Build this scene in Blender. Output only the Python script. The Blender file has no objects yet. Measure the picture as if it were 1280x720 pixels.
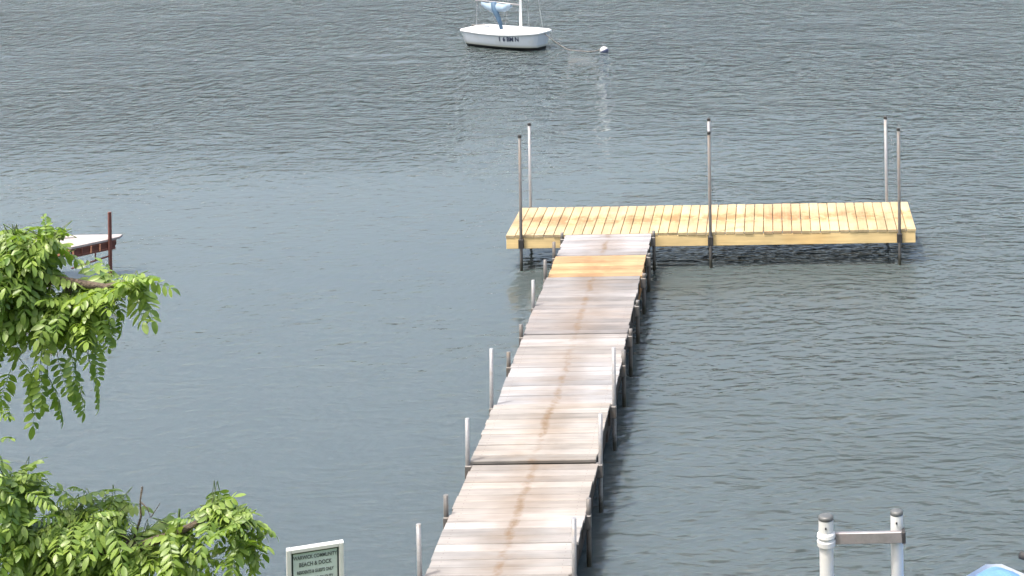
import bpy, bmesh, math, random
from mathutils import Vector, Matrix, noise as mnoise

random.seed(11)
R = math.radians
scene = bpy.context.scene
col = scene.collection

# ------------------------------------------------------------------ camera
cam_d = bpy.data.cameras.new("camera")
cam = bpy.data.objects.new("camera", cam_d)
col.objects.link(cam)
cam_d.sensor_width = 36.0
cam_d.lens = 36.0 * 2300 / 1280          # long phone lens, an off-centre crop of a level picture
cam_d.shift_x = -322 / 1280
cam_d.shift_y = -683 / 1280
cam_d.clip_start = 0.1
cam_d.clip_end = 6000
ROLL = 0.0157
cam.matrix_world = Matrix.Translation((0, 0, 7.5)) @ Matrix.Rotation(R(90), 4, 'X') @ Matrix.Rotation(-ROLL, 4, 'Z')
scene.camera = cam

# ------------------------------------------------------------------ sky and sun
SUN_EL, SUN_AZ = R(69), R(236)           # azimuth clockwise from +Y: from the left, a little behind the camera
world = bpy.data.worlds.new("World")
scene.world = world
world.use_nodes = True
wn = world.node_tree
wn.nodes.clear()
sky = wn.nodes.new('ShaderNodeTexSky')
sky.sky_type = 'NISHITA'
sky.sun_disc = False
sky.sun_elevation = SUN_EL
sky.sun_rotation = SUN_AZ
sky.altitude = 200
sky.air_density = 1.3
sky.dust_density = 8.5
sky.ozone_density = 1.0
bg = wn.nodes.new('ShaderNodeBackground')
bg.inputs['Strength'].default_value = 0.15
wo = wn.nodes.new('ShaderNodeOutputWorld')
wn.links.new(sky.outputs[0], bg.inputs['Color'])
wn.links.new(bg.outputs[0], wo.inputs['Surface'])

sd = bpy.data.lights.new("sun", 'SUN')
sd.energy = 2.1
sd.angle = R(0.53)
sd.color = (1.0, 0.955, 0.89)
sun = bpy.data.objects.new("sun", sd)
col.objects.link(sun)
to_sun = Vector((math.sin(SUN_AZ) * math.cos(SUN_EL), math.cos(SUN_AZ) * math.cos(SUN_EL), math.sin(SUN_EL)))
sun.rotation_euler = to_sun.to_track_quat('Z', 'Y').to_euler()
sun.location = (-10, -5, 20)

vs = scene.view_settings
vs.view_transform = 'Standard'
vs.look = 'None'
vs.exposure = 1.45
vs.gamma = 1.0
vs.use_curve_mapping = False


# ------------------------------------------------------------------ helpers
def link(o, parent=None):
    col.objects.link(o)
    if parent is not None:
        o.parent = parent
    return o


def tag(o, label=None, cat=None, group=None, kind=None):
    if label: o['label'] = label
    if cat: o['category'] = cat
    if group: o['group'] = group
    if kind: o['kind'] = kind
    return o


def empty(name, loc=(0, 0, 0), rz=0):
    o = bpy.data.objects.new(name, None)
    o.empty_display_size = 0.2
    o.location = loc
    o.rotation_euler = (0, 0, rz)
    return link(o)


def mesh_of(bm, name, smooth=False, recalc=True):
    if recalc:
        bmesh.ops.recalc_face_normals(bm, faces=bm.faces)
    me = bpy.data.meshes.new(name)
    bm.to_mesh(me)
    bm.free()
    if smooth:
        me.polygons.foreach_set('use_smooth', [True] * len(me.polygons))
    return me


def obj(name, bm, mat, parent=None, loc=(0, 0, 0), smooth=False, recalc=True):
    me = bm if isinstance(bm, bpy.types.Mesh) else mesh_of(bm, name, smooth, recalc)
    o = bpy.data.objects.new(name, me)
    if mat is not None and not me.materials:
        me.materials.append(mat)
    o.location = loc
    return link(o, parent)


def box(bm, c, s, rot=None, bevel=0.0):
    """box of full size s about c"""
    t = bmesh.new()
    bmesh.ops.create_cube(t, size=1.0)
    for v in t.verts:
        v.co = Vector((v.co.x * s[0], v.co.y * s[1], v.co.z * s[2]))
    if bevel > 0:
        bmesh.ops.bevel(t, geom=list(t.edges), offset=bevel, segments=1, affect='EDGES', profile=0.7)
    M = Matrix.Translation(c) @ (rot.to_4x4() if rot is not None else Matrix.Identity(4))
    t.transform(M)
    tmp = bpy.data.meshes.new('tmp')
    t.to_mesh(tmp); t.free()
    bm.from_mesh(tmp)
    bpy.data.meshes.remove(tmp)
    return bm


def tube(bm, pts, radii, n=8, cap=True):
    """swept tube through pts; radii one number or one per point"""
    if not hasattr(radii, '__len__'):
        radii = [radii] * len(pts)
    pts = [Vector(p) for p in pts]
    rings = []
    ref = None
    for i, p in enumerate(pts):
        a = pts[max(i - 1, 0)]; b = pts[min(i + 1, len(pts) - 1)]
        d = (b - a)
        if d.length < 1e-9: d = Vector((0, 0, 1))
        d.normalize()
        if ref is None:
            ref = Vector((1, 0, 0)) if abs(d.x) < 0.8 else Vector((0, 1, 0))
        u = (ref - d * ref.dot(d)).normalized()
        w = d.cross(u)
        ref = u
        rings.append([bm.verts.new(p + (u * math.cos(2 * math.pi * k / n) + w * math.sin(2 * math.pi * k / n)) * radii[i]) for k in range(n)])
    for i in range(len(rings) - 1):
        for k in range(n):
            bm.faces.new((rings[i][k], rings[i][(k + 1) % n], rings[i + 1][(k + 1) % n], rings[i + 1][k]))
    if cap:
        bm.faces.new(list(reversed(rings[0])))
        bm.faces.new(rings[-1])
    return bm


def lathe(bm, c, prof, n=20, tilt=None):
    """profile of (r, z) about vertical axis through c"""
    rings = []
    for r, z in prof:
        ring = []
        for k in range(n):
            a = 2 * math.pi * k / n
            p = Vector((r * math.cos(a), r * math.sin(a), z))
            if tilt is not None: p = tilt @ p
            ring.append(bm.verts.new(Vector(c) + p))
        rings.append(ring)
    for i in range(len(rings) - 1):
        for k in range(n):
            bm.faces.new((rings[i][k], rings[i][(k + 1) % n], rings[i + 1][(k + 1) % n], rings[i + 1][k]))
    bm.faces.new(list(reversed(rings[0])))
    bm.faces.new(rings[-1])
    return bm


class NT:
    """small node-tree builder"""
    def __init__(self, name):
        self.m = bpy.data.materials.new(name)
        self.m.use_nodes = True
        self.t = self.m.node_tree
        self.t.nodes.clear()
        self.out = self.n('ShaderNodeOutputMaterial')

    def n(self, kind, **kw):
        nd = self.t.nodes.new(kind)
        for k, v in kw.items(): setattr(nd, k, v)
        return nd

    def l(self, a, b): self.t.links.new(a, b)

    def val(self, sock, v):
        if isinstance(v, bpy.types.NodeSocket): self.l(v, sock)
        else: sock.default_value = v

    def math(self, op, a, b=None, clamp=False):
        nd = self.n('ShaderNodeMath', operation=op, use_clamp=clamp)
        self.val(nd.inputs[0], a)
        if b is not None: self.val(nd.inputs[1], b)
        return nd.outputs[0]

    def mapr(self, v, a, b, c=0.0, d=1.0, smooth=True):
        nd = self.n('ShaderNodeMapRange')
        if smooth: nd.interpolation_type = 'SMOOTHSTEP'
        self.val(nd.inputs[0], v)
        for i, x in enumerate((a, b, c, d)): nd.inputs[1 + i].default_value = x
        return nd.outputs[0]

    def noise(self, vec, scale, detail=2.0, rough=0.5, w=None):
        nd = self.n('ShaderNodeTexNoise')
        if w is not None:
            nd.noise_dimensions = '4D'
            self.val(nd.inputs['W'], w)
        self.l(vec, nd.inputs['Vector'])
        nd.inputs['Scale'].default_value = scale
        nd.inputs['Detail'].default_value = detail
        nd.inputs['Roughness'].default_value = rough
        return nd.outputs['Fac']

    def mapping(self, vec, scale=(1, 1, 1), loc=(0, 0, 0), rot=(0, 0, 0)):
        nd = self.n('ShaderNodeMapping')
        self.l(vec, nd.inputs['Vector'])
        nd.inputs['Scale'].default_value = scale
        nd.inputs['Location'].default_value = loc
        nd.inputs['Rotation'].default_value = rot
        return nd.outputs[0]

    def mix(self, f, a, b, mode='MIX'):
        nd = self.n('ShaderNodeMix', data_type='RGBA', blend_type=mode)
        self.val(nd.inputs[0], f)
        self.val(nd.inputs[6], a if not isinstance(a, tuple) else (*a, 1)[:4])
        self.val(nd.inputs[7], b if not isinstance(b, tuple) else (*b, 1)[:4])
        return nd.outputs[2]

    def bsdf(self, color, rough=0.6, metal=0.0, normal=None, spec=None, ior=None):
        b = self.n('ShaderNodeBsdfPrincipled')
        self.val(b.inputs['Base Color'], color if not isinstance(color, tuple) else (*color, 1)[:4])
        self.val(b.inputs['Roughness'], rough)
        self.val(b.inputs['Metallic'], metal)
        if normal is not None: self.l(normal, b.inputs['Normal'])
        if spec is not None: self.val(b.inputs['Specular IOR Level'], spec)
        if ior is not None: self.val(b.inputs['IOR'], ior)
        self.l(b.outputs[0], self.out.inputs['Surface'])
        return b

    def bump(self, height, dist, strength=1.0):
        nd = self.n('ShaderNodeBump')
        nd.inputs['Strength'].default_value = strength
        nd.inputs['Distance'].default_value = dist
        self.l(height, nd.inputs['Height'])
        return nd.outputs[0]


# ------------------------------------------------------------------ materials
def mat_wood(name, stain=0.0, stain_col=(0.2, 0.11, 0.05), stain_w=0.05, grain=0.5, spread=0.25, patch=0.0, warmth=0.4):
    """planks: tint from the object's own colour, long grain, per-board shade, stain along the middle"""
    t = NT(name)
    tc = t.n('ShaderNodeTexCoord')
    oi = t.n('ShaderNodeObjectInfo')
    rnd = oi.outputs['Random']
    base = oi.outputs['Color']
    off = t.math('MULTIPLY', rnd, 37.0)
    g = t.noise(t.mapping(tc.outputs['Object'], (1.6, 34, 30)), 1.0, 4, 0.65, off)
    g2 = t.noise(t.mapping(tc.outputs['Object'], (1.3, 7, 4)), 1.0, 3, 0.6, off)
    pos = t.n('ShaderNodeNewGeometry').outputs['Position']
    blotch = t.noise(pos, 1.7, 3, 0.6)
    f = t.math('ADD', t.math('MULTIPLY', g, grain), t.math('MULTIPLY', g2, 0.55))
    f = t.math('ADD', f, t.math('MULTIPLY', t.math('SUBTRACT', rnd, 0.5), spread))
    f = t.math('ADD', f, t.math('MULTIPLY', t.math('SUBTRACT', blotch, 0.5), 0.5))
    shade = t.mapr(f, 0.28, 0.80, 0.55, 1.18, smooth=False)
    vm = t.n('ShaderNodeVectorMath', operation='SCALE')
    t.l(base, vm.inputs[0]); t.l(shade, vm.inputs['Scale'])
    c = vm.outputs[0]
    # warm drift in the wood
    warm = t.mapr(t.noise(t.mapping(pos, (1.2, 4, 1)), 1.0, 3, 0.6), 0.5, 0.72, 0, warmth)
    c = t.mix(warm, c, t.mix(1.0, c, (1.0, 0.8, 0.6), 'MULTIPLY'))
    if patch > 0:
        # water and foot marks over the middle of each board, uneven from board to board
        sx = t.n('ShaderNodeSeparateXYZ'); t.l(tc.outputs['Object'], sx.inputs[0])
        m = t.mapr(t.math('ABSOLUTE', t.math('ADD', sx.outputs[0], t.math('MULTIPLY', t.math('SUBTRACT', g2, 0.5), 0.35))), 0.10, 0.42, 1, 0)
        m = t.math('MULTIPLY', m, t.mapr(t.noise(pos, 5.0, 3, 0.6), 0.36, 0.6, 0.25, 1))
        m = t.math('MULTIPLY', m, patch)
        c = t.mix(m, c, t.mix(1.0, c, (0.62, 0.47, 0.36), 'MULTIPLY'))
    if stain > 0:
        sx = t.n('ShaderNodeSeparateXYZ'); t.l(tc.outputs['Object'], sx.inputs[0])
        wob = t.math('MULTIPLY', t.math('SUBTRACT', t.noise(pos, 2.2, 2), 0.5), 0.09)
        d = t.math('ABSOLUTE', t.math('ADD', sx.outputs[0], wob))
        core = t.math('MULTIPLY', t.mapr(d, 0.0, stain_w * 1.5, 1, 0), t.mapr(t.noise(pos, 9.0, 3, 0.7), 0.3, 0.6, 0.45, 1))
        halo = t.math('MULTIPLY', t.mapr(d, 0.03, 0.40, 1, 0), 0.40)
        m = t.math('MAXIMUM', core, halo)
        m = t.math('MULTIPLY', m, t.mapr(t.noise(t.mapping(pos, (1.0, 1.6, 1)), 1.3, 4, 0.65), 0.32, 0.56, 0.12, 1.1))
        m = t.math('MULTIPLY', m, stain, clamp=True)
        c = t.mix(m, c, stain_col)
    # nail heads: two rows by each end
    sx2 = t.n('ShaderNodeSeparateXYZ'); t.l(tc.outputs['Object'], sx2.inputs[0])
    nx = t.math('SUBTRACT', t.math('ABSOLUTE', sx2.outputs[0]), 0.53)
    ny = t.math('SUBTRACT', t.math('ABSOLUTE', sx2.outputs[1]), 0.038)
    nd = t.math('SQRT', t.math('ADD', t.math('MULTIPLY', nx, nx), t.math('MULTIPLY', ny, ny)))
    c = t.mix(t.mapr(nd, 0.004, 0.007, 0.7, 0), c, (0.08, 0.06, 0.05))
    bmp = t.bump(g, 0.004, 0.6)
    t.bsdf(c, 0.82, normal=bmp, spec=0.25)
    return t.m


def mat_plain(name, colr, rough=0.5, metal=0.0, var=0.12, scale=6.0, bump=0.0, dirt=None, dirt_amt=0.0, spec=None, wet=False):
    t = NT(name)
    tc = t.n('ShaderNodeTexCoord')
    n1 = t.noise(tc.outputs['Object'], scale, 4, 0.6)
    n2 = t.noise(tc.outputs['Object'], scale * 5, 3, 0.6)
    f = t.math('ADD', t.math('MULTIPLY', n1, 0.65), t.math('MULTIPLY', n2, 0.35))
    a = tuple(x * (1 - var) for x in colr); b = tuple(min(1, x * (1 + var)) for x in colr)
    c = t.mix(t.mapr(f, 0.3, 0.7), a, b)
    if dirt is not None:
        c = t.mix(t.math('MULTIPLY', t.mapr(n1, 0.45, 0.7), dirt_amt), c, dirt)
    if wet:
        pz = t.n('ShaderNodeSeparateXYZ'); t.l(t.n('ShaderNodeNewGeometry').outputs['Position'], pz.inputs[0])
        k = t.mapr(t.math('ADD', pz.outputs[2], t.math('MULTIPLY', n2, 0.12)), 0.12, 0.26, 0.85, 0)
        c = t.mix(k, c, (0.035, 0.035, 0.022))
    nrm = t.bump(n2, bump, 0.8) if bump > 0 else None
    t.bsdf(c, t.mapr(n1, 0.3, 0.7, max(0.05, rough - 0.1), min(1, rough + 0.1)), metal, nrm, spec)
    return t.m


def mat_water():
    t = NT('lake_water')
    pos = t.n('ShaderNodeNewGeometry').outputs['Position']
    sp = t.n('ShaderNodeSeparateXYZ'); t.l(pos, sp.inputs[0])
    # wind patches: choppy open water, a sheltered slick on the left near the shore
    patch = t.noise(t.mapping(pos, (0.10, 0.17, 1), (3.1, 1.7, 0), (0, 0, R(12))), 1.0, 4, 0.6)
    openw = t.mapr(sp.outputs[1], 30, 39, 0.0, 1.0)
    rightw = t.mapr(sp.outputs[0], -4.5, 1.5, 0.0, 0.55)
    wind = t.math('MAXIMUM', openw, rightw)
    wind = t.math('ADD', t.math('MULTIPLY', wind, 0.75), t.math('MULTIPLY', t.math('SUBTRACT', patch, 0.42), 0.9))
    wind = t.mapr(wind, -0.05, 0.85, 0.10, 1.0)
    warp = t.n('ShaderNodeTexNoise'); warp.inputs['Scale'].default_value = 0.7; warp.inputs['Detail'].default_value = 1
    t.l(pos, warp.inputs['Vector'])
    wv = t.n('ShaderNodeVectorMath', operation='SCALE'); t.l(warp.outputs['Color'], wv.inputs[0]); wv.inputs['Scale'].default_value = 0.5
    av = t.n('ShaderNodeVectorMath', operation='ADD'); t.l(pos, av.inputs[0]); t.l(wv.outputs[0], av.inputs[1])
    p = av.outputs[0]
    w1 = t.noise(t.mapping(p, (1.0, 2.3, 1), rot=(0, 0, R(8))), 1.0, 2, 0.5)
    w2 = t.noise(t.mapping(p, (3.0, 7.0, 1), rot=(0, 0, R(-7))), 1.0, 2, 0.55)
    w3 = t.noise(t.mapping(p, (7.5, 13, 1)), 1.0, 2, 0.55)
    # open-water chop: rounder, steeper wavelets out beyond the platform
    w4 = t.noise(t.mapping(p, (4.6, 1.9, 1), rot=(0, 0, R(10))), 1.0, 2, 0.6)
    # crests a little sharper than troughs
    w2 = t.math('POWER', w2, 1.5)
    h = t.math('ADD', t.math('MULTIPLY', w1, 0.070), t.math('MULTIPLY', w2, 0.075))
    h = t.math('MULTIPLY', h, wind)
    h = t.math('ADD', h, t.math('MULTIPLY', t.math('MULTIPLY', w4, t.mapr(sp.outputs[1], 29, 40, 0.0, 1.0)), t.mapr(patch, 0.3, 0.6, 0.045, 0.17)))
    # small cross ripples from every side, around posts and over the swell
    w5 = t.noise(t.mapping(p, (5.5, 4.6, 1), rot=(0, 0, R(40))), 1.0, 1, 0.5)
    h = t.math('ADD', h, t.math('MULTIPLY', w5, t.mapr(wind, 0, 1, 0.010, 0.034, False)))
    h = t.math('ADD', h, t.math('MULTIPLY', w3, t.mapr(wind, 0, 1, 0.004, 0.014, False)))
    nrm = t.bump(h, 1.0, 1.0)
    deep = t.noise(pos, 0.12, 2)
    c = t.mix(deep, (0.046, 0.060, 0.063), (0.056, 0.069, 0.068))
    b = t.bsdf(c, 0.04, 0, nrm, ior=1.333)
    # cloudy water: light wanders under the surface, so shade on it has soft edges
    b.inputs['Subsurface Weight'].default_value = 1.0
    b.inputs['Subsurface Radius'].default_value = (0.035, 0.045, 0.042)
    b.inputs['Subsurface Scale'].default_value = 1.0
    return t.m


def mat_leaf():
    t = NT('leaf_green')
    at = t.n('ShaderNodeAttribute'); at.attribute_name = 'tint'
    oi = t.n('ShaderNodeObjectInfo')
    pos = t.n('ShaderNodeNewGeometry').outputs['Position']
    n1 = t.noise(pos, 3.0, 2)
    f = t.math('ADD', t.math('MULTIPLY', at.outputs['Fac'], 0.55), t.math('MULTIPLY', oi.outputs['Random'], 0.25))
    f = t.math('ADD', f, t.math('MULTIPLY', n1, 0.35), clamp=True)
    c = t.mix(f, (0.045, 0.115, 0.020), (0.260, 0.350, 0.065))
    b = t.n('ShaderNodeBsdfPrincipled')
    t.l(c, b.inputs['Base Color'])
    b.inputs['Roughness'].default_value = 0.42
    tr = t.n('ShaderNodeBsdfTranslucent')
    t.l(t.mix(1.0, c, (1.25, 1.35, 0.5), 'MULTIPLY'), tr.inputs['Color'])
    mx = t.n('ShaderNodeMixShader'); mx.inputs[0].default_value = 0.38
    t.l(b.outputs[0], mx.inputs[1]); t.l(tr.outputs[0], mx.inputs[2])
    t.l(mx.outputs[0], t.out.inputs['Surface'])
    return t.m


def mat_ground():
    t = NT('bank_ground')
    pos = t.n('ShaderNodeNewGeometry').outputs['Position']
    sp = t.n('ShaderNodeSeparateXYZ'); t.l(pos, sp.inputs[0])
    n = t.noise(pos, 3.0, 5, 0.65)
    n2 = t.noise(pos, 40.0, 3, 0.6)
    grass = t.mix(n, (0.035, 0.06, 0.015), (0.09, 0.13, 0.03))
    sand = t.mix(n2, (0.20, 0.16, 0.11), (0.34, 0.29, 0.21))
    k = t.mapr(t.math('ADD', sp.outputs[2], t.math('MULTIPLY', t.math('SUBTRACT', n, 0.5), 0.8)), 0.5, 0.9)
    t.bsdf(t.mix(k, sand, grass), 0.9, normal=t.bump(n2, 0.03, 1.0), spec=0.2)
    return t.m


M = {}
M['water'] = mat_water()
M['old_wood'] = mat_wood('weathered_deck_wood', stain=0.80, stain_col=(0.115, 0.075, 0.042), stain_w=0.065, warmth=0.24)
M['new_wood'] = mat_wood('new_yellow_lumber', grain=0.35, spread=0.14, patch=0.9, warmth=0.12)
M['orange_wood'] = mat_wood('fresh_orange_lumber', grain=0.45, spread=0.2, patch=0.45)
M['frame_wood'] = mat_wood('frame_lumber', grain=0.5, spread=0.2)
M['galv'] = mat_plain('galvanised_pipe', (0.27, 0.27, 0.275), 0.5, 0.4, 0.2, 9, 0.0, (0.16, 0.13, 0.10), 0.5, wet=True)
M['darkpipe'] = mat_plain('dull_pipe', (0.12, 0.115, 0.11), 0.55, 0.25, 0.25, 9, 0.0, (0.12, 0.09, 0.06), 0.6, wet=True)
M['iron'] = mat_plain('dark_iron', (0.035, 0.033, 0.032), 0.6, 0.3, 0.3, 12)
M['white_paint'] = mat_plain('white_paint', (0.47, 0.48, 0.475), 0.45, 0.0, 0.06, 5, 0.001, (0.45, 0.42, 0.36), 0.35)
M['gel'] = mat_plain('white_gelcoat', (0.62, 0.64, 0.66), 0.3, 0.0, 0.04, 4, 0.0, (0.52, 0.51, 0.42), 0.4)
M['gel_top'] = mat_plain('white_deck', (0.80, 0.81, 0.81), 0.45, 0.0, 0.04, 6)
t = NT('dinghy_hull')
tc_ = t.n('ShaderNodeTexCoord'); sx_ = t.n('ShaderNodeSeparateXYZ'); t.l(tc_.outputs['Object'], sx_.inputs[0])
n_ = t.noise(tc_.outputs['Object'], 5.0, 3)
c_ = t.mix(t.mapr(n_, 0.45, 0.7, 0, 0.35), (0.50, 0.54, 0.58), (0.42, 0.43, 0.40))
c_ = t.mix(t.mapr(t.math('ADD', sx_.outputs[2], t.math('MULTIPLY', n_, 0.04)), 0.10, 0.17, 0.6, 0), c_, (0.38, 0.37, 0.27))
c_ = t.mix(t.mapr(sx_.outputs[2], 0.072, 0.082, 1, 0), c_, (0.012, 0.013, 0.014))  # black antifouling band, its colour also standing in for the hull's shadow
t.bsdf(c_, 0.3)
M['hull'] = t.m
M['rail_grey'] = mat_plain('grey_steel_bar', (0.20, 0.195, 0.20), 0.5, 0.35, 0.15, 7, 0.0, (0.20, 0.15, 0.14), 0.4)
M['cap_grey'] = mat_plain('dark_grey_cap', (0.075, 0.08, 0.08), 0.5, 0.0, 0.3, 9)
M['buoy_white'] = mat_plain('dull_white_float', (0.36, 0.36, 0.35), 0.6, 0.0, 0.08, 6)
M['redwood'] = mat_plain('red_brown_steel', (0.11, 0.040, 0.030), 0.6, 0.1, 0.3, 8, 0.001)
M['rust_orange'] = mat_plain('rusty_orange_paint', (0.42, 0.19, 0.11), 0.7, 0.0, 0.3, 8)
M['sail_blue'] = mat_plain('blue_sail_cover', (0.04, 0.085, 0.14), 0.75, 0.0, 0.25, 6, 0.004)
M['sail_pale'] = mat_plain('pale_sailcloth', (0.19, 0.26, 0.33), 0.75, 0.0, 0.12, 6, 0.004)
M['tarp'] = mat_plain('blue_tarp', (0.09, 0.20, 0.42), 0.5, 0.0, 0.2, 5, 0.01)
M['ink'] = mat_plain('black_lettering', (0.02, 0.025, 0.03), 0.6, 0.0, 0.2, 5)
M['ink_grey'] = mat_plain('faded_lettering', (0.075, 0.085, 0.09), 0.6, 0.0, 0.3, 14)
M['navy'] = mat_plain('navy_lettering', (0.03, 0.04, 0.08), 0.5, 0.0, 0.2, 5)
M['sign_face'] = mat_plain('sign_face', (0.48, 0.55, 0.53), 0.5, 0.0, 0.1, 9)
M['rope'] = mat_plain('mooring_line', (0.13, 0.12, 0.11), 0.9, 0.0, 0.2, 20)
M['bark'] = mat_plain('bark', (0.10, 0.075, 0.052), 0.9, 0.0, 0.35, 14, 0.02)
M['leaf'] = mat_leaf()
M['twig'] = mat_plain('green_twig', (0.075, 0.095, 0.03), 0.8, 0.0, 0.3, 14)
M['ground'] = mat_ground()
M['rubber'] = mat_plain('black_rubber', (0.02, 0.02, 0.02), 0.7, 0.0, 0.2, 9)

# ------------------------------------------------------------------ setting: lake and bank
bm = bmesh.new()
vs4 = [bm.verts.new(p) for p in ((-1500, -60, 0), (1500, -60, 0), (1500, 3000, 0), (-1500, 3000, 0))]
bm.faces.new(vs4)
o = obj('lake_water', bm, M['water'])
tag(o, 'grey blue rippled lake water around the dock', 'water', kind='structure')


def ground_z(x, y):
    shore = 12.3 + 0.5 * math.sin(x * 0.35) + 0.25 * math.sin(x * 1.1 + 1)
    d = shore - y
    if d > 0:
        z = 0.475 * d if d < 14 else 6.65 + (d - 14) * 0.05
        z = min(z, 0.475 * d)
    else:
        z = max(-1.5, 0.20 * d)
    return z + 0.06 * mnoise.noise(Vector((x * 0.8, y * 0.8, 0)))


bm = bmesh.new()
xs = [-60 + 1.0 * i for i in range(121)]
ys = [-40 + 2.0 * i for i in range(20)] + [0.5 * i for i in range(0, 50)] + [25 + 5.0 * i for i in range(12)]
grid = [[bm.verts.new((x, y, ground_z(x, y))) for x in xs] for y in ys]
for j in range(len(ys) - 1):
    for i in range(len(xs) - 1):
        bm.faces.new((grid[j][i], grid[j][i + 1], grid[j + 1][i + 1], grid[j + 1][i]))
o = obj('shore_bank', bm, M['ground'], smooth=True)
tag(o, kind='structure')


# ------------------------------------------------------------------ planks
def plank_mesh(name, length, width, thick, mat, seed=0):
    rr = random.Random(seed)
    bm = bmesh.new()
    bmesh.ops.create_cube(bm, size=1.0)
    for v in bm.verts:
        v.co = Vector((v.co.x * length, v.co.y * width, v.co.z * thick))
    long_e = [e for e in bm.edges if abs(e.verts[0].co.x - e.verts[1].co.x) > length * 0.5]
    bmesh.ops.bevel(bm, geom=long_e, offset=0.006, segments=1, affect='EDGES')
    me = mesh_of(bm, name)
    me.materials.append(mat)
    return me


def plank(me, parent, loc, rz=0.0, color=(0.5, 0.5, 0.5), tilt=0.0, sx=1.0):
    o = bpy.data.objects.new('plank', me)
    o.location = loc
    o.rotation_euler = (random.uniform(-1, 1) * tilt, random.uniform(-1, 1) * tilt * 0.25, rz)
    o.scale = (sx, 1, 1)
    o.color = (*color, 1)
    return link(o, parent)


DECK = 0.50
XL, XR = -3.03, -1.795
XC, WW = (XL + XR) / 2, XR - XL

# ------------------------------------------------------------------ walkway
walk = empty('dock_walkway', (XC, 19.5, 0))
tag(walk, 'long narrow dock walkway of weathered grey planks on pipe posts', 'dock')
BASE = Vector(walk.location)


def wl(x, y, z):           # world -> walkway local
    return (x - BASE.x, y - BASE.y, z - BASE.z)


joints = [11.75, 13.05, 14.30, 15.54, 16.78, 17.99, 19.53, 20.83, 21.87, 22.99, 24.19, 25.205, 26.27]
tints = [(0.40, 0.385, 0.355), (0.41, 0.39, 0.36), (0.43, 0.41, 0.375), (0.455, 0.435, 0.40), (0.43, 0.40, 0.355), (0.44, 0.415, 0.37),
         (0.46, 0.455, 0.44), (0.40, 0.38, 0.35), (0.39, 0.365, 0.34), (0.38, 0.365, 0.345), (0.62, 0.42, 0.22), (0.42, 0.41, 0.40)]
# small lateral / height settling of each section: (dx, z near, z far)
settle = [(0, 0, 0), (0.004, 0, 0), (-0.005, 0.0, 0.004), (0.0, -0.004, 0.0), (0.005, -0.012, -0.022), (-0.006, 0.006, 0.012), (0.012, -0.006, 0.010),
          (0.0, 0.008, -0.006), (-0.012, 0.002, 0.0), (-0.008, 0.0, 0.006), (0.0, 0.004, 0.0), (0.006, 0.0, 0.006)]
for i in range(len(joints) - 1):
    y0, y1 = joints[i] + 0.006, joints[i + 1] - 0.006
    dx, za, zb = settle[i]
    L = y1 - y0
    orange = (i == 10)
    fr = bmesh.new()
    ang = math.atan2(zb - za, L)
    for s in (-1, 1):      # side stringers, under the board ends
        box(fr, (s * (WW / 2 - 0.045), 0, -0.138), (0.040, L - 0.004, 0.200), bevel=0.004)
    for s in (-1, 1):      # lower beams, added to blacken the shaded side below the deck
        box(fr, (s * (WW / 2 - 0.075), 0, -0.345), (0.045, L - 0.004, 0.130), bevel=0.004)
    for yy in (-L / 2 + 0.03, 0, L / 2 - 0.03):
        box(fr, (0, yy, -0.105), (WW - 0.135, 0.038, 0.125))
    frame = obj('panel_frame', fr, M['frame_wood'], walk, wl(XC + dx, (y0 + y1) / 2, DECK + (za + zb) / 2))
    frame.rotation_euler = (ang, 0, random.uniform(-0.004, 0.004))
    frame.color = (0.30, 0.155, 0.06, 1) if orange else (0.060, 0.050, 0.042, 1)
    n = max(6, round(L / (0.145 if not orange else 0.19)))
    pitch = L / n
    me = plank_mesh('plank', WW, pitch - 0.007, 0.036, M['orange_wood'] if orange else M['old_wood'], i)
    for k in range(n):
        c = tints[i]
        v = random.uniform(0.90, 1.10)
        h = random.uniform(-0.02, 0.02)
        v *= 0.52
        cc = (c[0] * v * (1 + h), c[1] * v, c[2] * v * (1.04 - h))
        plank(me, frame, (random.uniform(-0.008, 0.008), -L / 2 + (k + 0.5) * pitch, -0.018 + random.uniform(-0.003, 0.003)),
              (math.pi if random.random() < 0.5 else 0) + random.uniform(-0.004, 0.004), cc, 0.010, random.uniform(0.992, 1.006))

# posts at the section joints: top heights read one by one
left_tops = {15.54: 0.94, 16.78: 0.67, 17.99: 0.93, 19.53: 1.10, 20.83: 0.64, 21.87: 0.62, 22.99: 0.82, 24.19: 0.73, 25.205: 0.69, 26.20: 0.56, 14.30: 0.75, 13.05: 0.8}
right_tops = {15.54: 0.97, 16.78: 0.62, 17.99: 0.96, 19.53: 1.09, 20.83: 0.64, 21.87: 0.55, 22.99: 0.54, 24.19: 0.53, 25.205: 0.52, 26.20: 0.56, 14.30: 0.7, 13.05: 0.75}


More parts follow.
